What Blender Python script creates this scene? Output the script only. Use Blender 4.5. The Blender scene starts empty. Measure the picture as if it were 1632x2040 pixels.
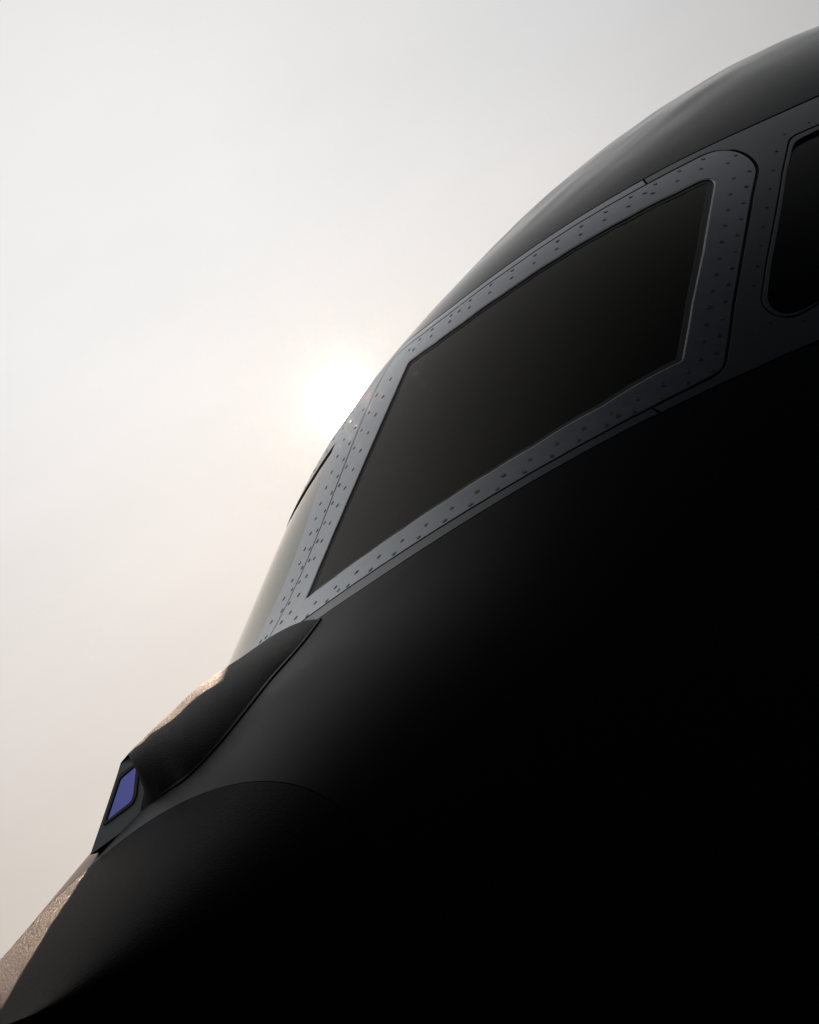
import bpy, math, random
import numpy as np
from mathutils import Matrix, Vector, noise
from mathutils.geometry import delaunay_2d_cdt

random.seed(4)
scene = bpy.context.scene
AUREOLE = [(20000.0, 60.0, (1.0, 0.95, 0.88)), (1900.0, 0.009, (1.0, 0.88, 0.74))]   # (sharpness, radiance, tint)
CLOUD, CLOUD_POWER = (0.03675, 0.0360, 0.0350), 7.0
CLOUD_LOW = (0.0415, 0.03375, 0.02725)          # warmer near the horizon
CLOUD_AXIS = (-0.556, -0.617, 0.556)
Z0 = 2.6                                   # height of the aircraft datum above the apron

# ---------------------------------------------------------------- camera
cam_data = bpy.data.cameras.new('camera')
cam_data.sensor_fit = 'HORIZONTAL'
cam_data.sensor_width = 36.0
cam_data.lens = 36.0 * 2440.0 / 1632.0
cam_data.clip_start = 0.05
cam_data.clip_end = 2000.0
cam = bpy.data.objects.new('camera', cam_data)
scene.collection.objects.link(cam)
PHI, EL, ROLL, DIST = 0.84107, 0.30864, -0.50253, 3.2025
cdir = Vector((math.sin(PHI) * math.cos(EL), math.cos(PHI) * math.cos(EL), -math.sin(EL)))
fwd = -cdir
right = fwd.cross(Vector((0, 0, 1))).normalized()
up = right.cross(fwd)
r_ = right * math.cos(ROLL) + up * math.sin(ROLL)
u_ = -right * math.sin(ROLL) + up * math.cos(ROLL)
cam.matrix_world = Matrix(((r_.x, u_.x, -fwd.x, cdir.x * DIST),
                           (r_.y, u_.y, -fwd.y, cdir.y * DIST),
                           (r_.z, u_.z, -fwd.z, cdir.z * DIST + Z0),
                           (0, 0, 0, 1)))
scene.camera = cam

# ---------------------------------------------------------------- sun and sky
SUN = Vector((-0.6806, -0.6131, 0.4008)).normalized()      # towards the sun: behind the aircraft
SUN_EL = math.asin(SUN.z)
SUN_ROT = math.atan2(SUN.x, SUN.y)
world = bpy.data.worlds.new('World')
scene.world = world
world.use_nodes = True
wt = world.node_tree
wt.nodes.clear()
w_out = wt.nodes.new('ShaderNodeOutputWorld')
sky = wt.nodes.new('ShaderNodeTexSky')
sky.sky_type = 'NISHITA'
sky.sun_disc = False
sky.sun_elevation = SUN_EL
sky.sun_rotation = SUN_ROT
sky.air_density = 1.0
sky.dust_density = 0.4
sky.ozone_density = 1.0
bg = wt.nodes.new('ShaderNodeBackground')
bg.inputs['Strength'].default_value = 0.00055
wt.links.new(sky.outputs[0], bg.inputs['Color'])
# the sun's own disc and its bright aureole in hazy air
tc = wt.nodes.new('ShaderNodeTexCoord')
dot = wt.nodes.new('ShaderNodeVectorMath'); dot.operation = 'DOT_PRODUCT'
dot.inputs[1].default_value = SUN
nrm = wt.nodes.new('ShaderNodeVectorMath'); nrm.operation = 'NORMALIZE'
wt.links.new(tc.outputs['Generated'], nrm.inputs[0])
wt.links.new(nrm.outputs[0], dot.inputs[0])
clampd = wt.nodes.new('ShaderNodeMath'); clampd.operation = 'MAXIMUM'; clampd.inputs[1].default_value = 0.0
wt.links.new(dot.outputs['Value'], clampd.inputs[0])
def wmath(op, a, b=None, clamp=False):
    n = wt.nodes.new('ShaderNodeMath'); n.operation = op; n.use_clamp = clamp
    for k, v in enumerate((a, b)):
        if v is None: continue
        if isinstance(v, (int, float)): n.inputs[k].default_value = v
        else: wt.links.new(v, n.inputs[k])
    return n.outputs[0]
def add_glow(strength, col):
    global last
    b2 = wt.nodes.new('ShaderNodeBackground'); b2.inputs['Color'].default_value = (*col, 1)
    wt.links.new(strength, b2.inputs['Strength'])
    ad = wt.nodes.new('ShaderNodeAddShader')
    wt.links.new(last.outputs[0], ad.inputs[0]); wt.links.new(b2.outputs[0], ad.inputs[1])
    last = ad
last = bg
for power, strength, col in AUREOLE:
    add_glow(wmath('MULTIPLY', wmath('POWER', clampd.outputs[0], power), strength), col)
# thin high cloud, brighter overhead and towards the sun, nothing below the horizon
sep = wt.nodes.new('ShaderNodeSeparateXYZ')
wt.links.new(nrm.outputs[0], sep.inputs[0])
dot2 = wt.nodes.new('ShaderNodeVectorMath'); dot2.operation = 'DOT_PRODUCT'
dot2.inputs[1].default_value = Vector(CLOUD_AXIS).normalized()
wt.links.new(nrm.outputs[0], dot2.inputs[0])
half = wmath('MULTIPLY_ADD', dot2.outputs['Value'], 0.5); half.node.inputs[2].default_value = 0.5
sunward = wmath('POWER', half, CLOUD_POWER)
above = wmath('MULTIPLY', wmath('ADD', sep.outputs[2], 0.03), 25.0, clamp=True)
# faint unevenness of the haze
uneven = wt.nodes.new('ShaderNodeTexNoise')
uneven.inputs['Scale'].default_value = 3.2; uneven.inputs['Detail'].default_value = 5.0; uneven.inputs['Roughness'].default_value = 0.6
stretch = wt.nodes.new('ShaderNodeMapping'); stretch.inputs['Scale'].default_value = (1.0, 1.0, 2.6)
wt.links.new(nrm.outputs[0], stretch.inputs['Vector']); wt.links.new(stretch.outputs[0], uneven.inputs['Vector'])
patchy = wmath('MULTIPLY_ADD', uneven.outputs['Fac'], 0.16); patchy.node.inputs[2].default_value = 0.92
sunward = wmath('MULTIPLY', sunward, patchy)
add_glow(wmath('MULTIPLY', sunward, above), CLOUD)
tone = wt.nodes.new('ShaderNodeMix'); tone.data_type = 'RGBA'
tone.inputs[6].default_value = (*CLOUD_LOW, 1); tone.inputs[7].default_value = (*CLOUD, 1)
wt.links.new(wmath('MULTIPLY', wmath('MAXIMUM', sep.outputs[2], 0.0), 1.9, clamp=True), tone.inputs[0])
wt.links.new(tone.outputs[2], last.inputs[1].links[0].from_node.inputs['Color'])
wt.links.new(last.outputs[0], w_out.inputs['Surface'])

sun_data = bpy.data.lights.new('sun', 'SUN')
sun_data.energy = 3.4
sun_data.angle = math.radians(0.8)
sun_data.color = (1.0, 0.74, 0.56)
sun = bpy.data.objects.new('sun', sun_data)
scene.collection.objects.link(sun)
sun.rotation_euler = (-SUN).to_track_quat('-Z', 'Y').to_euler()
sun.location = (-4, -4, 8)

scene.view_settings.view_transform = 'Standard'
scene.view_settings.look = 'None'
scene.view_settings.exposure = 4.5
scene.view_settings.gamma = 1.0
scene.view_settings.use_curve_mapping = False
scene.render.engine = 'CYCLES'
scene.cycles.use_denoising = True
scene.cycles.volume_bounces = 0
scene.cycles.max_bounces = 8

# ---------------------------------------------------------------- materials
def new_mat(name):
    m = bpy.data.materials.new(name)
    m.use_nodes = True
    return m, m.node_tree, m.node_tree.nodes['Principled BSDF']

def paint(name, col, rough, spec=0.5, bumps=(), metallic=0.0, var=0.15, var_scale=6.0, coat=0.0, tint=(1.0, 1.0, 1.0)):
    """paint with slight tone and gloss variation and any number of bump layers (scale, strength, distance)"""
    m, t, p = new_mat(name)
    p.inputs['Metallic'].default_value = metallic
    p.inputs['Specular IOR Level'].default_value = spec
    p.inputs['Coat Weight'].default_value = coat
    p.inputs['Specular Tint'].default_value = (*tint, 1)
    p.inputs['Coat Roughness'].default_value = 0.12
    co = t.nodes.new('ShaderNodeTexCoord')
    n = t.nodes.new('ShaderNodeTexNoise')
    n.inputs['Scale'].default_value = var_scale
    n.inputs['Detail'].default_value = 6.0
    t.links.new(co.outputs['Object'], n.inputs['Vector'])
    mix = t.nodes.new('ShaderNodeMix'); mix.data_type = 'RGBA'
    mix.inputs[6].default_value = (*[c * (1 - var) for c in col], 1)
    mix.inputs[7].default_value = (*[c * (1 + var) for c in col], 1)
    t.links.new(n.outputs['Fac'], mix.inputs[0])
    t.links.new(mix.outputs[2], p.inputs['Base Color'])
    mr = t.nodes.new('ShaderNodeMapRange')
    mr.inputs['To Min'].default_value = rough * 0.85
    mr.inputs['To Max'].default_value = rough * 1.15
    t.links.new(n.outputs['Fac'], mr.inputs['Value'])
    t.links.new(mr.outputs['Result'], p.inputs['Roughness'])
    prev = None
    for sc, st, di in bumps:
        nb = t.nodes.new('ShaderNodeTexNoise')
        nb.inputs['Scale'].default_value = sc
        nb.inputs['Detail'].default_value = 2.0
        t.links.new(co.outputs['Object'], nb.inputs['Vector'])
        b = t.nodes.new('ShaderNodeBump')
        b.inputs['Strength'].default_value = st
        b.inputs['Distance'].default_value = di
        t.links.new(nb.outputs['Fac'], b.inputs['Height'])
        if prev: t.links.new(prev.outputs[0], b.inputs['Normal'])
        prev = b
    if prev: t.links.new(prev.outputs[0], p.inputs['Normal'])
    return m

MAT = {}
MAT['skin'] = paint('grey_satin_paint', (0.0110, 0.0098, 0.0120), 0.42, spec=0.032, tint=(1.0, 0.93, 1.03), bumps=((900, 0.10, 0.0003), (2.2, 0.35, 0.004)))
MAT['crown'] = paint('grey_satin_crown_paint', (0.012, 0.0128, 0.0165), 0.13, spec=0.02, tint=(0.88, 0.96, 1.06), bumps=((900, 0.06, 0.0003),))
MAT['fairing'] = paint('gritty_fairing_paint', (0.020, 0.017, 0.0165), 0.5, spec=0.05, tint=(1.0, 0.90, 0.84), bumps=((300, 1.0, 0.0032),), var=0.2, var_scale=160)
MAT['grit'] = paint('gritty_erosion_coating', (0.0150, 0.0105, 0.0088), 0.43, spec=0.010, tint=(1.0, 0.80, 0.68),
                    bumps=((270, 1.0, 0.0050), (700, 1.0, 0.0026)), var=0.3, var_scale=220)
MAT['retainer'] = paint('grey_retainer', (0.06, 0.057, 0.052), 0.5, spec=0.2)
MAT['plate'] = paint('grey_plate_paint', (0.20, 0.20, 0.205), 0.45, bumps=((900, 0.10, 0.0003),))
MAT['frame'] = paint('bare_grey_frame', (0.085, 0.091, 0.106), 0.24, metallic=0.9, tint=(0.95, 0.98, 1.02),
                     bumps=((700, 0.06, 0.0003), (9.0, 0.3, 0.0012)), var=0.22, var_scale=26)
MAT['belt'] = paint('blue_grey_belt_paint', (0.022, 0.027, 0.033), 0.36, spec=0.35, metallic=0.1, bumps=((900, 0.08, 0.0003),))
MAT['bolt'] = paint('dark_bolt_metal', (0.030, 0.028, 0.026), 0.32, metallic=0.4, var=0.4, var_scale=40)
t = MAT['bolt'].node_tree                      # no two heads worn alike
oi = t.nodes.new('ShaderNodeObjectInfo'); p = t.nodes['Principled BSDF']
rp = t.nodes.new('ShaderNodeValToRGB')
rp.color_ramp.elements[0].position = 0.35; rp.color_ramp.elements[0].color = (0.016, 0.015, 0.014, 1)
rp.color_ramp.elements[1].position = 1.0; rp.color_ramp.elements[1].color = (0.085, 0.060, 0.042, 1)
t.links.new(oi.outputs['Random'], rp.inputs[0]); t.links.new(rp.outputs[0], p.inputs['Base Color'])
MAT['rubber'] = paint('black_seal_rubber', (0.012, 0.011, 0.010), 0.55)
MAT['lip'] = paint('edge_glint_lip', (0.42, 0.38, 0.34), 0.22, metallic=0.9)  # pale metal puts the light caught by the opening's bevel into the colour
MAT['dark'] = paint('unlit_structure', (0.01, 0.01, 0.011), 0.7)

def glass_mat(name, tint, rough):
    m = bpy.data.materials.new(name); m.use_nodes = True
    t = m.node_tree; t.nodes.clear()
    o = t.nodes.new('ShaderNodeOutputMaterial')
    tr = t.nodes.new('ShaderNodeBsdfTransparent'); tr.inputs[0].default_value = (*tint, 1)
    gl = t.nodes.new('ShaderNodeBsdfGlossy'); gl.inputs['Roughness'].default_value = rough
    gl.inputs['Color'].default_value = (0.95, 0.94, 0.88, 1)
    fr = t.nodes.new('ShaderNodeFresnel'); fr.inputs['IOR'].default_value = 1.115
    mx = t.nodes.new('ShaderNodeMixShader')
    t.links.new(fr.outputs[0], mx.inputs[0])
    t.links.new(tr.outputs[0], mx.inputs[1]); t.links.new(gl.outputs[0], mx.inputs[2])
    t.links.new(mx.outputs[0], o.inputs['Surface'])
    return m
MAT['glass'] = glass_mat('tinted_windshield_glass', (0.035, 0.034, 0.03), 0.03)

m, t, p = new_mat('violet_coated_lens')
p.inputs['Base Color'].default_value = (0.18, 0.195, 0.70, 1)
p.inputs['Metallic'].default_value = 1.0
p.inputs['Roughness'].default_value = 0.16
MAT['lens'] = m

# ---------------------------------------------------------------- the fuselage as a lofted body
ZT = np.array([1.69999, 1.61553, 1.52999, 1.43956, 1.34627, 1.22562, 1.10106, 0.95546, 0.806, 0.64614, 0.46474, 0.19733,
               -0.08427, -0.32186, -0.45965, -0.63186, -0.76509, -1.00001, -1.23366, -1.4668])
HW = np.array([2.18095, 1.93445, 1.68258, 1.42182, 1.15053, 0.87478, 0.61446, 0.36021])
X0, X1 = -3.2, 2.5
POW = 2.48949
AFT, TIP, RADOME = -3.2, 3.05, 1.2283

def bspline(v, x):
    h = (X1 - X0) / (len(v) - 1)
    t = np.clip((x - X0) / h, 0, len(v) - 1 - 1e-9)
    i = t.astype(int); f = t - i
    vp = np.concatenate([[2 * v[0] - v[1]], v, [2 * v[-1] - v[-2]]])
    return ((1 - f) ** 3 * vp[i] + (3 * f ** 3 - 6 * f ** 2 + 4) * vp[i + 1]
            + (-3 * f ** 3 + 3 * f ** 2 + 3 * f + 1) * vp[i + 2] + f ** 3 * vp[i + 3]) / 6

def section(x):
    zm = -0.96446 + 0.07848 * x
    top = bspline(ZT, x) - zm
    w = bspline(HW, x)
    bot = 1.6 - 0.75 * np.clip((x - 1.0) / 1.5, 0, 1) ** 2
    k = np.sqrt(np.clip(1 - (np.clip(x - 2.2, 0, None) / (TIP + 0.02 - 2.2)) ** 2, 0, 1))
    # aft of the last station the crown levels out
    top = top + 0.22 * np.clip(X0 - x, 0, None)
    return zm, top * k, w * k, bot * k

def surf0(x, a):
    zm, top, w, bot = section(x)
    s, c = np.sin(a), np.cos(a)
    rho = (np.abs(s) ** POW + np.abs(c) ** POW) ** (-1 / POW)
    return np.stack([x, w * s * rho, zm + np.where(c > 0, top, bot) * c * rho], -1)

def normal0(x, a):
    e = 2e-4
    dx = surf0(x + e, a) - surf0(x - e, a)
    da = surf0(x, a + e) - surf0(x, a - e)
    n = np.cross(da, dx)
    n /= np.linalg.norm(n, axis=-1, keepdims=True) + 1e-12
    out = surf0(x, a) - np.stack([x, 0 * x, section(x)[0]], -1)
    return n * np.sign((n * out).sum(-1, keepdims=True) + 1e-9)

def ripple(x, a):
    """shallow dents of the crown skin between its frames"""
    r = np.zeros_like(x)
    for i in range(len(x)):
        m = max(0.0, 1 - (abs(a[i] - 0.12) / 0.5) ** 2) * min(1.0, max(0.0, (-0.42 - x[i]) / 0.35))
        if m > 0:
            r[i] = m * (0.0085 * noise.noise((x[i] * 1.5, a[i] * 13.0 + x[i] * 1.2, 1.3))
                        + 0.0034 * noise.noise((x[i] * 4.0, a[i] * 22.0, 7.1)))
    return r

def pos(x, a, h, dent=False):
    P = surf0(x, a) + normal0(x, a) * np.asarray(h)[..., None]
    if dent:
        P = P + normal0(x, a) * ripple(x, a)[:, None]
    P[:, 2] += Z0
    return P

def nor(x, a, dent=False):
    if not dent:
        return normal0(x, a)
    e = 2e-3
    h = np.zeros_like(x)
    dx = pos(x + e, a, h, True) - pos(x - e, a, h, True)
    da = pos(x, a + e, h, True) - pos(x, a - e, h, True)
    n = np.cross(da, dx)
    n /= np.linalg.norm(n, axis=-1, keepdims=True) + 1e-12
    return n * np.sign((n * normal0(x, a)).sum(-1, keepdims=True) + 1e-9)

def a_at(x, z):
    """section angle on the port side at station x and height z"""
    lo, hi = 0.0, math.pi
    for _ in range(50):
        m_ = 0.5 * (lo + hi)
        if surf0(np.array([x]), np.array([m_]))[0, 2] > z: lo = m_
        else: hi = m_
    return lo

# ---------------------------------------------------------------- panels laid on the body
VS = 1.15                                   # metres per radian, for even spacing in the flat layout

def resample(pts, step):
    P = np.array(pts, float) * [1, VS]
    out = [P[0]]
    for p0, p1 in zip(P[:-1], P[1:]):
        n = max(1, int(np.linalg.norm(p1 - p0) / step))
        for k in range(1, n + 1):
            out.append(p0 + (p1 - p0) * k / n)
    return np.array(out) / [1, VS]

def smooth_curve(pts, passes=40, step=0.006):
    P = resample(pts, step)
    for _ in range(passes):
        P[1:-1] = 0.25 * P[:-2] + 0.5 * P[1:-1] + 0.25 * P[2:]
    return [tuple(v) for v in P]

def smooth_loop(pts, passes=6, step=0.004):
    P = resample(list(pts) + [pts[0]], step)[:-1]
    for _ in range(passes):
        P = 0.25 * np.roll(P, 1, 0) + 0.5 * P + 0.25 * np.roll(P, -1, 0)
    return [tuple(v) for v in P]

def area(P):
    return 0.5 * np.sum(P[:, 0] * np.roll(P[:, 1], -1) - np.roll(P[:, 0], -1) * P[:, 1])

def offset_loop(P, d):
    """move a counter-clockwise loop inwards by d"""
    tan = np.roll(P, -1, 0) - np.roll(P, 1, 0)
    tan /= np.linalg.norm(tan, axis=1, keepdims=True) + 1e-12
    return P + np.stack([-tan[:, 1], tan[:, 0]], 1) * d

def inside(pt, P):
    x, y = pt[:, 0:1], pt[:, 1:2]
    x0, y0 = P[:, 0], P[:, 1]
    x1, y1 = np.roll(x0, -1), np.roll(y0, -1)
    c = ((y0 > y) != (y1 > y)) & (x < (x1 - x0) * (y - y0) / (y1 - y0 + 1e-15) + x0)
    return (c.sum(1) % 2) == 1

def inside_big(pt, P):
    out = np.zeros(len(pt), bool)
    for i in range(0, len(pt), 4000):
        out[i:i + 4000] = inside(pt[i:i + 4000], P)
    return out

COL = scene.collection
def link(name, me, mat, parent):
    o = bpy.data.objects.new(name, me)
    COL.objects.link(o)
    if mat: me.materials.append(MAT[mat])
    o.parent = parent
    return o

def mesh_from(name, V, Fc, Nn=None):
    me = bpy.data.meshes.new(name)
    me.from_pydata([tuple(v) for v in V], [], Fc)
    me.polygons.foreach_set('use_smooth', [True] * len(me.polygons))
    if Nn is not None:
        me.normals_split_custom_set_from_vertices([tuple(n) for n in Nn])
    me.update()
    return me

def panel(name, outer, holes=(), h=0.0, thick=0.006, mat='skin', parent=None, gap=0.0022, chamfer=0.0007,
          cell=0.05, edge=0.012, mirror=False, dent=False, hole_gap=0.0, flat=0.0):
    """a curved plate cut to an outline on the body, with holes, chamfered edges and real thickness"""
    loops = []
    for k, L in enumerate([outer] + list(holes)):
        P = resample(list(L) + [L[0]], edge)[:-1] * [1, VS]
        keep = np.linalg.norm(P - np.roll(P, 1, 0), axis=1) > 1e-5
        P = P[keep]
        if area(P) < 0: P = P[::-1]
        P = offset_loop(P, gap if k == 0 else -hole_gap)
        if k: P = P[::-1]                      # holes run clockwise, so "inwards" is always into the plate
        loops.append(P)
    tops = [offset_loop(P, chamfer) for P in loops]
    pts = np.concatenate(tops)
    edges, base = [], 0
    for T in tops:
        n = len(T); edges += [(base + i, base + (i + 1) % n) for i in range(n)]; base += n
    lo, hi = tops[0].min(0), tops[0].max(0)
    gx = np.arange(lo[0] + cell * 0.5, hi[0], cell); gy = np.arange(lo[1] + cell * 0.5, hi[1], cell)
    G = np.array([(x + (0.5 * cell if j % 2 else 0), y) for j, y in enumerate(gy) for x in gx]) if len(gx) and len(gy) else np.zeros((0, 2))
    if len(G):
        ok = inside_big(G, offset_loop(tops[0], cell * 0.35))
        ok &= inside_big(G, tops[0])
        for T in tops[1:]:
            ok &= ~inside_big(G, offset_loop(T, cell * 0.35)) & ~inside_big(G, T)
        G = G[ok]
    allp = np.concatenate([pts, G]) if len(G) else pts
    vo, eo, fo, *_ = delaunay_2d_cdt([Vector(v) for v in allp], edges, [], 1, 1e-7)
    vo = np.array([tuple(v) for v in vo])
    F_ = np.array([f for f in fo])
    cen = vo[F_].mean(1)
    ok = inside_big(cen, tops[0])
    for T in tops[1:]: ok &= ~inside_big(cen, T)
    F_ = F_[ok]
    x, a = vo[:, 0], vo[:, 1] / VS
    V = [pos(x, a, np.full(len(x), h), dent)]
    N = [nor(x, a, dent)]
    d1 = vo[F_[:, 1]] - vo[F_[:, 0]]; d2 = vo[F_[:, 2]] - vo[F_[:, 0]]
    flip = (d1[:, 0] * d2[:, 1] - d1[:, 1] * d2[:, 0]) < 0
    F_[flip] = F_[flip][:, ::-1]
    faces = [tuple(f) for f in F_]
    # decide winding so faces look outwards
    P0 = V[0]; f0 = F_[0]
    fn = np.cross(P0[f0[1]] - P0[f0[0]], P0[f0[2]] - P0[f0[0]])
    sgn = 1 if fn @ N[0][f0[0]] > 0 else -1
    if sgn < 0: faces = [f[::-1] for f in faces]
    base = len(vo)
    for P, T in zip(loops, tops):
        n = len(P)
        xT, aT = T[:, 0], T[:, 1] / VS
        xP, aP = P[:, 0], P[:, 1] / VS
        pT = pos(xT, aT, np.full(n, h), dent); nT = nor(xT, aT, dent)
        pC = pos(xP, aP, np.full(n, h - chamfer), dent); pB = pos(xP, aP, np.full(n, h - thick), dent)
        tan = np.roll(pC, -1, 0) - np.roll(pC, 1, 0)
        side = np.cross(tan, nT); side /= np.linalg.norm(side, axis=1, keepdims=True) + 1e-12
        outw = pC - pT
        side *= np.sign((side * outw).sum(1, keepdims=True) + 1e-12)
        nc = nT + side; nc /= np.linalg.norm(nc, axis=1, keepdims=True)
        V += [pT, pC, pC, pB]; N += [nc, nc, side, side]
        for i in range(n):
            j = (i + 1) % n
            q1 = (base + i, base + j, base + n + j, base + n + i)
            q2 = (base + 2 * n + i, base + 2 * n + j, base + 3 * n + j, base + 3 * n + i)
            if sgn > 0: faces += [q1[::-1], q2[::-1]]
            else: faces += [q1, q2]
        base += 4 * n
    if flat:                                    # a stiff pane is flatter than the body it sits in
        mean = N[0].mean(0)
        N[0] = N[0] * (1 - flat) + mean * flat
        N[0] /= np.linalg.norm(N[0], axis=1, keepdims=True)
    V = np.concatenate(V); N = np.concatenate(N)
    if mirror:
        V = V * [1, -1, 1]; N = N * [1, -1, 1]; faces = [f[::-1] for f in faces]
    me = mesh_from(name, V, faces, N)
    return link(name, me, mat, parent)

def flip(pts): return [(x, -a) for x, a in pts]

# ---------------------------------------------------------------- outlines on the body: (station x in metres, section angle in radians)
SEAM_CROWN = [(-0.2244,0.1332), (-0.1932,0.2303), (-0.1897,0.2920), (-0.2042,0.3677), (-0.2397,0.4360), (-0.2995,0.4993), (-0.3806,0.5531), (-0.4649,0.5930),
    (-0.5102,0.6108), (-0.6875,0.6684), (-0.8124,0.7003), (-0.9352,0.7262), (-1.0926,0.7523)]
SEAM_FRAME = [(-0.2430,0.0323), (-0.1776,0.1566), (-0.1584,0.2462), (-0.1584,0.3055), (-0.1845,0.4048), (-0.2087,0.4480), (-0.2651,0.5123), (-0.3414,0.5675),
    (-0.4089,0.6025), (-0.4753,0.6298), (-0.5615,0.6590), (-0.6584,0.6857), (-0.6726,0.6976), (-0.6783,0.7128), (-0.6666,0.7401), (-0.6369,0.7665),
    (-0.6051,0.7858), (-0.5775,0.7971), (-0.4615,0.8265), (-0.2446,0.8866), (-0.0534,0.9388), (0.1112,0.9911), (0.1280,0.9890), (0.1976,0.9580),
    (0.2707,0.9195), (0.3639,0.8597), (0.4400,0.7988), (0.5017,0.7382), (0.5491,0.6814), (0.5865,0.6275), (0.6198,0.5682), (0.6466,0.5065),
    (0.6675,0.4393), (0.6822,0.3560), (0.6859,0.2977)]
SEAM_SILL = [(-0.0834,1.0836), (0.0796,1.0330), (0.2082,0.9779), (0.2755,0.9425), (0.3862,0.8723), (0.4628,0.8126), (0.5262,0.7541), (0.5760,0.7000),
    (0.6161,0.6493), (0.6530,0.5944), (0.6838,0.5379), (0.7026,0.4946), (0.7171,0.4519), (0.7351,0.3564)]
OPENING = [(-0.0735,0.1656), (-0.0538,0.2622), (-0.0566,0.3475), (-0.0858,0.4427), (-0.1093,0.4853), (-0.1608,0.5506), (-0.2277,0.6085), (-0.2980,0.6520),
    (-0.4129,0.7014), (-0.4864,0.7238), (-0.5028,0.7356), (-0.4944,0.7482), (-0.4769,0.7567), (-0.1877,0.8361), (-0.0191,0.8767), (0.1358,0.9200),
    (0.3004,0.8267), (0.4127,0.7298), (0.4719,0.6584), (0.5261,0.5685), (0.5652,0.4689), (0.5861,0.3707), (0.5926,0.2525), (0.5842,0.1386),
    (0.4936,0.1169), (0.4054,0.1105), (0.3178,0.1145), (0.2120,0.1269), (0.1238,0.1391), (0.0319,0.1496), (-0.0739,0.1542)]
SIDE_OUTER = [(-0.8973,0.8029), (-0.8160,0.7898), (-0.7926,0.7874), (-0.7692,0.7900), (-0.5998,0.8305), (-0.2119,0.9365), (-0.1119,0.9665), (-0.0944,0.9752),
    (-0.0833,0.9860), (-0.0809,1.0044), (-0.0977,1.0250), (-0.1278,1.0361), (-0.1774,1.0435)]
SIDE_OPENING = [(-0.8634,0.8122), (-0.8015,0.8046), (-0.7707,0.8020), (-0.7361,0.8071), (-0.5785,0.8447), (-0.2200,0.9440), (-0.1234,0.9738), (-0.1065,0.9831),
    (-0.0962,0.9945), (-0.0987,1.0100), (-0.1135,1.0221), (-0.1394,1.0313), (-0.1867,1.0397)]
BOLTS = [(-0.5556,0.7056), (-0.5423,0.6691), (-0.4841,0.6848), (-0.4700,0.6474), (-0.4167,0.6609), (-0.4204,0.6439), (-0.4058,0.6210), (-0.3543,0.6351),
    (-0.3422,0.5919), (-0.2978,0.6057), (-0.2879,0.5597), (-0.2455,0.5729), (-0.2413,0.5224), (-0.2032,0.5341), (-0.2081,0.4809), (-0.1708,0.4924),
    (-0.1795,0.4347), (-0.1426,0.4462), (-0.1617,0.3835), (-0.1242,0.3955), (-0.1455,0.3307), (-0.1099,0.3423), (-0.1284,0.3042), (-0.1370,0.2752),
    (-0.1078,0.2830), (-0.1478,0.2067), (-0.1098,0.2205), (-0.1590,0.1564), (-0.1262,0.1499), (-0.1575,0.1174), (-0.6153,0.6901), (-0.5954,0.7404),
    (-0.6433,0.7394), (-0.5171,0.7761), (-0.4362,0.7969), (-0.3655,0.8167), (-0.3004,0.8341), (-0.2369,0.8512), (-0.1806,0.8668), (-0.1261,0.8810),
    (-0.0744,0.8936), (-0.0257,0.9064), (0.0222,0.9195), (0.0681,0.9326), (0.1147,0.9468), (-0.5653,0.7873), (-0.4856,0.8081), (-0.4103,0.8283),
    (-0.3419,0.8476), (-0.2779,0.8641), (-0.2182,0.8811), (-0.1608,0.8965), (-0.1099,0.9099), (-0.0589,0.9236), (-0.0104,0.9370), (0.0361,0.9502),
    (0.0825,0.9633), (0.1279,0.9779), (0.1546,0.9417), (0.1821,0.9525), (0.2087,0.9133), (0.2375,0.9241), (0.2611,0.8846), (0.2908,0.8930),
    (0.3115,0.8522), (0.3132,0.8685), (0.3427,0.8595), (0.3596,0.8166), (0.3896,0.8226), (0.4049,0.7776), (0.4348,0.7840), (0.4460,0.7376),
    (0.4772,0.7428), (0.4843,0.6949), (0.5169,0.7001), (0.5187,0.6497), (0.5514,0.6540), (0.5505,0.6024), (0.5818,0.6049), (0.5778,0.5501),
    (0.6091,0.5514), (0.6003,0.4961), (0.6330,0.4972), (0.6191,0.4392), (0.6515,0.4385), (0.6310,0.3748), (0.6659,0.3760), (0.6375,0.3063),
    (0.6598,0.3371), (0.6415,0.2342), (0.6728,0.3075), (0.6768,0.2368), (0.2452,0.0653), (0.2904,0.0602), (0.3354,0.0563), (0.3787,0.0502),
    (0.4251,0.0502), (0.4732,0.0513), (0.5287,0.0636), (0.5781,0.0696), (0.6360,0.1490), (0.2042,0.0132), (0.2548,0.0100), (0.3097,0.0154),
    (0.3598,0.0082), (0.4108,0.0060), (0.4687,0.0138), (0.5248,0.0170), (0.5858,0.0358), (0.1973,0.0719), (0.1458,0.0752), (0.0947,0.0795),
    (0.0408,0.0828), (-0.0178,0.0839), (-0.0805,0.0829), (0.1526,0.0190), (0.0988,0.0223), (0.0447,0.0260), (-0.0109,0.0291), (-0.0734,0.0286)]
RIVETS = [(-0.9008,0.7875), (-0.8060,0.7737), (-0.6976,0.7921), (-0.5928,0.8184), (-0.5013,0.8430), (-0.4181,0.8660), (-0.3397,0.8874), (-0.2688,0.9077),
    (-0.1990,0.9281), (-0.1369,0.9451), (-0.0620,1.0058), (-0.1149,1.0443)]
FAIRING_FOOT = [(1.1463,0.1593), (1.1505,0.2278), (1.1500,0.2773), (1.1416,0.3199), (1.1396,0.3908), (1.0878,0.4136), (1.0006,0.3914), (0.8990,0.3578),
    (0.8352,0.3699), (0.7470,0.3616)]

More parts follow.
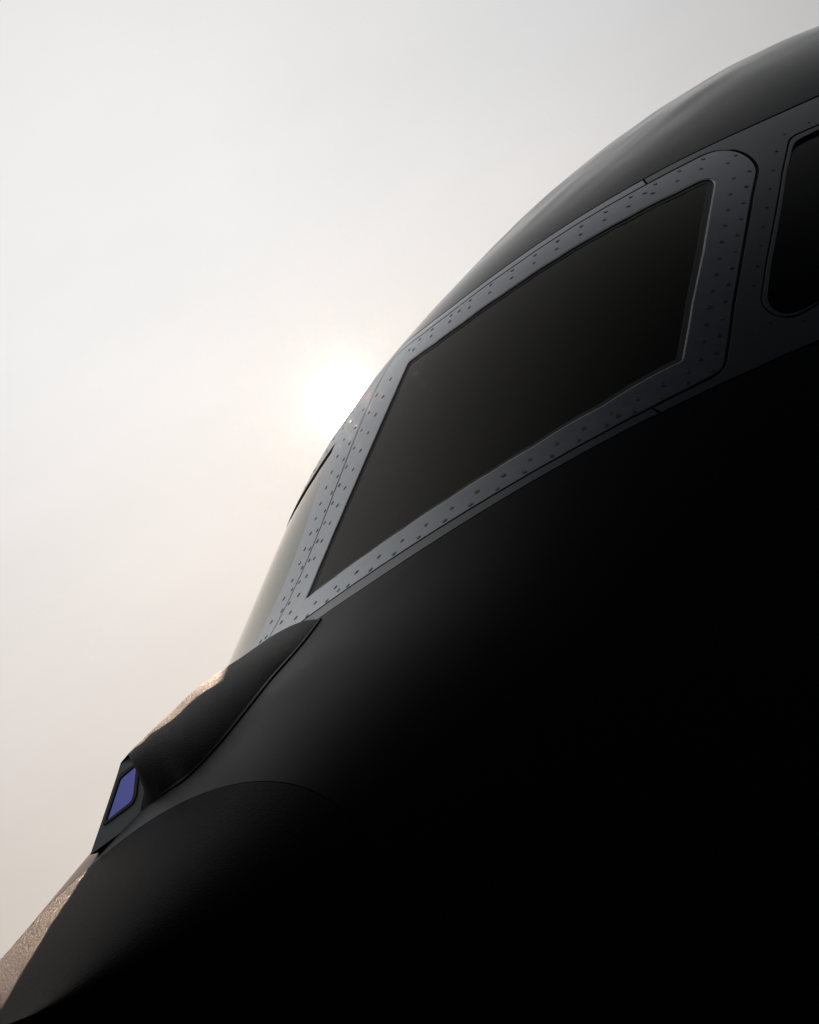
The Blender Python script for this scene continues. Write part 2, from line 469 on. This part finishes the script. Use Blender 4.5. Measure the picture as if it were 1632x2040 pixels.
# ---------------------------------------------------------------- the aircraft
aircraft = bpy.data.objects.new('aircraft_nose', None)
COL.objects.link(aircraft)
aircraft.location = (0, 0, 0)
aircraft['label'] = 'dark grey aircraft nose with bolted windshield frame, silhouetted against the low sun'
aircraft['category'] = 'aircraft'

crown_c = -0.318                            # where the crown seam meets the centreline
frame_c, frame_f, sill_f = -0.252, 0.668, 0.722
crown_curve = smooth_curve([(crown_c, 0.0)] + SEAM_CROWN + [(-1.6, a_at(-1.6, 0.585)), (-2.4, a_at(-2.4, 0.70)), (AFT, a_at(AFT, 1.0))], 60)
frame_curve = smooth_curve([(frame_c, 0.0)] + SEAM_FRAME + [(0.685, 0.12), (frame_f, 0.0)], 12)
sill_curve = smooth_curve([(AFT, a_at(AFT, -0.25)), (-2.0, a_at(-2.0, -0.29)), (-0.6, a_at(-0.6, -0.312))] + SEAM_SILL + [(0.742, 0.15), (sill_f, 0.0)], 40)
opening = smooth_loop(OPENING, 4)
side_outer = smooth_loop(SIDE_OUTER + [(-0.95, a_at(-0.95, -0.17)), (-1.02, a_at(-1.02, -0.13)), (-1.5, a_at(-1.5, 0.36)), (-1.5, a_at(-1.5, 0.43)), (-1.45, a_at(-1.45, 0.44))], 14)
side_opening = smooth_loop(SIDE_OPENING + [(-0.94, a_at(-0.94, -0.155)), (-1.0, a_at(-1.0, -0.12)), (-1.475, a_at(-1.475, 0.36)), (-1.475, a_at(-1.475, 0.41)), (-1.43, a_at(-1.43, 0.42))], 14)

def nearest(curve, p):
    C_ = np.array(curve); return int(np.argmin(((C_ - p) ** 2).sum(1)))
ic = nearest(crown_curve, SEAM_CROWN[8])         # joint in the upper trim strip
ifu = nearest(frame_curve, SEAM_FRAME[9])
ifl = nearest(frame_curve, SEAM_FRAME[24])       # joint in the lower trim strip
isl = nearest(sill_curve, SEAM_SILL[3])

TAU = 2 * math.pi
# inner structure under every plate, open where the panes are
panel('structure_shell', [(AFT, -math.pi), (TIP, -math.pi), (TIP, math.pi), (AFT, math.pi)],
      [opening, flip(opening), side_opening], h=-0.0075, thick=0.004, mat='dark', parent=aircraft, gap=0, chamfer=0.0005,
      cell=0.09, edge=0.05)
# bulkhead that closes the aft end
aa = np.linspace(0, TAU, 73)[:-1]
rim = pos(np.full(72, AFT + 0.002), aa, np.full(72, -0.008))
link('aft_bulkhead', mesh_from('aft_bulkhead', list(rim) + [rim.mean(0)], [(k, (k + 1) % 72, 72) for k in range(72)]), 'dark', aircraft)
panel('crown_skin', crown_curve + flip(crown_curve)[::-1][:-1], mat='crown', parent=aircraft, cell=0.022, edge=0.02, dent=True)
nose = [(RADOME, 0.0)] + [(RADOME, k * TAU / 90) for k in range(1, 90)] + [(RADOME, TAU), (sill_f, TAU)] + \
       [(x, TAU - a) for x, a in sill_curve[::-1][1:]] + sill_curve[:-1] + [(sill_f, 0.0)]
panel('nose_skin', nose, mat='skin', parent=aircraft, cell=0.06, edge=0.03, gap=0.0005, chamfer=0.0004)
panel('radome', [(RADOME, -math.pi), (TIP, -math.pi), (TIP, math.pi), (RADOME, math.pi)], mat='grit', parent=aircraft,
      cell=0.045, edge=0.04, gap=0.0003, chamfer=0.0004)

BOLT_R = 0.0060
def bolt_mesh(name, r):
    prof = [(0.0, 0.0009), (r * 0.55, 0.0009), (r * 0.62, 0.0005), (r * 0.86, 0.0007), (r, 0.0001), (r, -0.002)]
    V = [(0, 0, prof[0][1])]; Fc = []
    n = 12
    for pr, z in prof[1:]:
        V += [(pr * math.cos(k * TAU / n), pr * math.sin(k * TAU / n), z) for k in range(n)]
    Fc += [(0, 1 + k, 1 + (k + 1) % n) for k in range(n)]
    for q in range(len(prof) - 2):
        b0, b1 = 1 + q * n, 1 + (q + 1) * n
        Fc += [(b0 + k, b1 + k, b1 + (k + 1) % n, b0 + (k + 1) % n) for k in range(n)]
    me = bpy.data.meshes.new(name); me.from_pydata(V, [], Fc); me.materials.append(MAT['bolt'])
    return me
BOLT_ME = bolt_mesh('bolt', BOLT_R)
RIVET_ME = bolt_mesh('rivet', 0.0038)

BOLTS = [(x_, max(a_, 0.0165)) for x_, a_ in BOLTS]      # clear of the centre joint
def fasteners(name, me, pts, h, parent, mirror=False, pmat='bolt'):
    P = np.array(pts, float)
    W_ = pos(P[:, 0], P[:, 1], np.full(len(P), h)); N_ = normal0(P[:, 0], P[:, 1])
    if mirror: W_ = W_ * [1, -1, 1]; N_ = N_ * [1, -1, 1]
    for w_, n_ in zip(W_, N_):
        o = bpy.data.objects.new(name, me); COL.objects.link(o)
        q = Vector(n_).to_track_quat('Z', 'Y').to_matrix().to_4x4()
        o.matrix_world = (Matrix.Translation(Vector(w_)) @ q @ Matrix.Rotation(random.random() * 3, 4, 'Z')
                          @ Matrix.Rotation(random.gauss(0, 0.03), 4, 'X') @ Matrix.Diagonal((random.uniform(0.9, 1.1),) * 3 + (1,)))
        o.parent = parent

for mir in (False, True):
    panel('upper_trim_strip', crown_curve[:ic + 1] + frame_curve[:ifu + 1][::-1], mat='frame', parent=aircraft, mirror=mir, cell=0.03)
    panel('lower_trim_strip', frame_curve[ifl:] + sill_curve[isl:][::-1], mat='belt', parent=aircraft, mirror=mir, cell=0.03)
    # aft of the windshield frame the gap is wider
    gapside = [(x - (0.005 if 0.72 < a < 1.02 and x < 0.125 else 0.0), a) for x, a in frame_curve[ifu:ifl + 1]]
    panel('window_belt', crown_curve[ic:] + sill_curve[:isl + 1] + gapside[::-1], [side_outer], mat='belt', parent=aircraft,
          mirror=mir, cell=0.05)
    fr = panel('windshield_frame', frame_curve, [opening], mat='frame', parent=aircraft, mirror=mir, cell=0.03, edge=0.008,
               h=0.0, thick=0.007, chamfer=0.0012)
    OL = np.array(opening) * [1, VS]
    if area(OL) < 0: OL = OL[::-1]
    def ring(d): return [tuple(v) for v in offset_loop(OL, d) / [1, VS]]
    panel('lip', ring(-0.002), [ring(0.0022)], h=-0.0008, thick=0.004, mat='lip', parent=fr, mirror=mir, gap=0, chamfer=0.0006, cell=0.1, edge=0.008)
    panel('seal', ring(-0.002), [ring(0.002 if mir else 0.0045)], h=-0.0022, thick=0.003, mat='rubber', parent=fr, mirror=mir, gap=0, chamfer=0.0006, cell=0.1, edge=0.008)
    panel('retainer', ring(0.0015 if mir else 0.004), [ring(0.003 if mir else 0.015)], h=-0.0036, thick=0.002, mat='retainer', parent=fr, mirror=mir, gap=0, chamfer=0.0005, cell=0.1, edge=0.008)
    panel('pane', ring(-0.003), h=-0.0030 if mir else -0.0046, thick=0.006, mat='glass', parent=fr, mirror=mir, gap=0, flat=0.12 if mir else 0.45, chamfer=0.0008, cell=0.05)
    fasteners('bolt', BOLT_ME, BOLTS, 0.0, fr, mir)

for mir in (False, True):
    sw = panel('side_window_frame', side_outer, [side_opening], mat='belt', parent=aircraft, thick=0.014, cell=0.05, edge=0.006, gap=0.003, chamfer=0.0015, mirror=mir)
    panel('pane', side_opening, h=-0.009, thick=0.006, mat='glass', parent=sw, gap=-0.004, chamfer=0.0008, cell=0.05, mirror=mir)
    fasteners('rivet', RIVET_ME, RIVETS, 0.0, sw, mir)

# ---------------------------------------------------------------- sensor fairing in front of the windshield
def v3(*p): return np.array(p, float)
PB = v3(1.146, 0.126, -0.545)                                  # lower port corner of the front plate
PH, PE, PN = v3(-0.4391, 0.8951, 0.0770), v3(-0.5610, -0.3401, 0.7547), v3(0.7018, 0.2880, 0.6515)
def on_plate(h_, e_, lift=0.0): return PB + PH * h_ + PE * e_ + PN * lift
foot = np.array(FAIRING_FOOT)
footP = pos(foot[:, 0], foot[:, 1], np.full(len(foot), -0.004)); footP[:, 2] -= Z0
far = np.array([(1.198, 0.02), (1.155, -0.02), (1.11, -0.06), (1.06, -0.105), (1.0, -0.155), (0.92, -0.21), (0.85, -0.25), (0.79, -0.27), (0.73, -0.28), (0.68, -0.28)])
farP = []
for x_, y_ in far:                                             # foot on the far side, set into the nose skin
    zm_, top_, w_, _ = [float(q_[0]) for q_ in section(np.array([x_]))]
    farP.append((x_, y_, zm_ + top_ * (1 - abs(y_ / w_) ** POW) ** (1 / POW) - 0.006))
farP = np.array(farP)
ridge = np.array([on_plate(-0.0564, 0.1748), (1.0640, 0.034, -0.4120), (1.0446, 0.037, -0.4016), (1.0215, 0.038, -0.3916), (0.9919, 0.037, -0.3779),
                  (0.9390, 0.034, -0.3558), (0.8657, 0.028, -0.3235), (0.7765, 0.020, -0.2938), (0.7073, 0.010, -0.2738), (0.612, 0, -0.244)])
def catmull(P, n):
    P = np.asarray(P); out = []
    Q = np.concatenate([[2 * P[0] - P[1]], P, [2 * P[-1] - P[-2]]])
    for i in range(len(P) - 1):
        for k in range(n):
            f = k / n; p0, p1, p2, p3 = Q[i:i + 4]
            out.append(0.5 * (2 * p1 + (p2 - p0) * f + (2 * p0 - 5 * p1 + 4 * p2 - p3) * f ** 2 + (3 * p1 - p0 - 3 * p2 + p3) * f ** 3))
    out.append(P[-1]); return np.array(out)
def bez(R_, C_, B_, f): return (1 - f) ** 2 * R_ + 2 * f * (1 - f) * C_ + f * f * B_
T_ = np.linspace(0, 1, len(ridge))
footP[0] = on_plate(0.0, -0.014); farP[0] = on_plate(-0.1187, -0.012)
ctrl_p, ctrl_s = [], []
for R_, B_, S_, t_ in zip(ridge, footP, farP, T_):
    full = 1 - t_
    c = R_ * 0.18 + B_ * 0.82
    c[2] = R_[2] * (0.34 + 0.50 * full) + B_[2] * (0.66 - 0.50 * full) + 0.006
    ctrl_p.append(c)
    c = R_ * 0.45 + S_ * 0.55
    c[2] = R_[2] * 0.32 + S_[2] * 0.68
    ctrl_s.append(c)
ctrl_p[0] = 2 * on_plate(0.010, 0.142) - 0.5 * (ridge[0] + footP[0])
ctrl_s[0] = 2 * on_plate(-0.078, 0.105) - 0.5 * (ridge[0] + farP[0])
Rf, Bf, Sf = catmull(ridge, 6), catmull(footP, 6), catmull(farP, 6)
Cp, Cs = catmull(ctrl_p, 6), catmull(ctrl_s, 6)
NS = 18
grid = np.array([[bez(Rf[i], Cs[i], Sf[i], -k / NS) if k < 0 else bez(Rf[i], Cp[i], Bf[i], k / NS) for k in range(-NS, NS + 1)] for i in range(len(Rf))])
nt, ns = grid.shape[:2]
V = grid.reshape(-1, 3) + [0, 0, Z0]
Fc = [(i * ns + k, (i + 1) * ns + k, (i + 1) * ns + k + 1, i * ns + k + 1) for i in range(nt - 1) for k in range(ns - 1)]
fairing = link('sensor_fairing', mesh_from('sensor_fairing', V, Fc), 'fairing', aircraft)
def rounded(poly, r=0.006, n=4):
    out = []; P = [Vector(p_) for p_ in poly]
    for i in range(len(P)):
        a_, b_, c_ = P[i - 1], P[i], P[(i + 1) % len(P)]
        rr = min(r, 0.45 * (a_ - b_).length, 0.45 * (c_ - b_).length)
        s_, e_ = b_ + (a_ - b_).normalized() * rr, b_ + (c_ - b_).normalized() * rr
        for k in range(n + 1):
            f = k / n
            out.append(tuple((1 - f) ** 2 * s_ + 2 * f * (1 - f) * b_ + f * f * e_))
    return out
lens_in = rounded([(-0.0104, 0.1326), (-0.0530, 0.1290), (-0.0832, 0.0409), (-0.0195, 0.0430), (-0.0145, 0.0555)], 0.005)
lens_out = rounded([(-0.0025, 0.1390), (-0.0570, 0.1400), (-0.0912, 0.0355), (-0.0160, 0.0340), (-0.0065, 0.0480)], 0.008)
# sealed flange along the port foot of the fairing
FL = np.array(smooth_curve([tuple(v) for v in foot[2:]], 10, 0.01)) * [1, VS]
tan = np.gradient(FL, axis=0); tan /= np.linalg.norm(tan, axis=1, keepdims=True)
side_ = np.stack([-tan[:, 1], tan[:, 0]], 1)
if side_[:, 1].mean() < 0: side_ = -side_
wid = 0.015 * np.minimum(1.0, np.minimum(np.arange(len(FL)), np.arange(len(FL))[::-1]) / 12.0)[:, None] + 0.002
panel('foot_flange', [tuple(v) for v in (FL - side_ * 0.004) / [1, VS]] + [tuple(v) for v in ((FL + side_ * wid) / [1, VS])[::-1]],
      h=0.0028, thick=0.004, mat='skin', parent=fairing, gap=0, chamfer=0.0008, cell=0.03)
# flat front plate closing the first curve of the fairing, cut out for the lens
fc = grid[0]
def to_plate(p_): return ((p_ - PB) @ PH, (p_ - PB) @ PE)
rimp = [to_plate(p_) for p_ in fc]
pts2 = rimp + lens_in
n1, n2 = len(rimp), len(lens_in)
ed = [(k, (k + 1) % n1) for k in range(n1)] + [(n1 + k, n1 + (k + 1) % n2) for k in range(n2)]
vo, eo, fo, *_ = delaunay_2d_cdt([Vector(v) for v in pts2], ed, [], 1, 1e-7)
hole = np.array(lens_in)
keep = []
for f in fo:
    c_ = np.mean([[vo[q_].x, vo[q_].y] for q_ in f], 0)
    if not inside(c_[None], hole)[0]: keep.append(tuple(f))
V = [tuple(on_plate(v.x, v.y) + [0, 0, Z0]) for v in vo]
me = bpy.data.meshes.new('front_plate'); me.from_pydata(V, [], keep); me.update()
plate = link('front_plate', me, 'plate', fairing)
# dark bezel round the lens, a little proud of the plate
n = len(lens_out)
def pp(L, l): return [tuple(on_plate(p_[0], p_[1], l) + [0, 0, Z0]) for p_ in L]
V = pp(lens_out, 0.0022) + pp(lens_in, 0.0022) + pp(lens_in, -0.003) + pp(lens_out, -0.001)
Fc = []
for i in range(n):
    j = (i + 1) % n
    Fc += [(i, j, n + j, n + i), (n + i, n + j, 2 * n + j, 2 * n + i), (3 * n + i, 3 * n + j, j, i)]
me = bpy.data.meshes.new('lens_bezel'); me.from_pydata(V, [], Fc); me.update()
link('lens_bezel', me, 'rubber', plate)
me = bpy.data.meshes.new('lens'); me.from_pydata(pp(lens_in, 0.0004), [], [tuple(range(n))]); me.update()
lens = link('lens', me, 'lens', plate)
lens['label'] = 'violet-blue coated sensor window in the dark fairing'

# ---------------------------------------------------------------- tinted air added round camera and aircraft to glow near the sun
HX, HY, HZ = (-3.35, 3.3), (-2.4, 2.4), (-1.0, 4.5)
V = [(x, y, z) for x in HX for y in HY for z in HZ]
Fc = [(0, 1, 3, 2), (4, 6, 7, 5), (0, 4, 5, 1), (2, 3, 7, 6), (0, 2, 6, 4), (1, 5, 7, 3)]
me = bpy.data.meshes.new('glow_haze'); me.from_pydata(V, [], Fc); me.update()
hz = bpy.data.objects.new('glow_haze', me); COL.objects.link(hz)
hz['kind'] = 'stuff'; hz['label'] = 'thin warm air volume added for the glow near the sun'; hz['category'] = 'glow_haze'
hm = bpy.data.materials.new('glow_haze'); hm.use_nodes = True
ht = hm.node_tree; ht.nodes.clear()
ho = ht.nodes.new('ShaderNodeOutputMaterial')
pv = ht.nodes.new('ShaderNodeVolumePrincipled')
pv.inputs['Color'].default_value = (1.0, 0.56, 0.24, 1)  # orange of the sun's glow put into the added volume's colour
pv.inputs['Density'].default_value = 0.00003
pv.inputs['Anisotropy'].default_value = 0.990
ht.links.new(pv.outputs[0], ho.inputs['Volume'])
me.materials.append(hm)
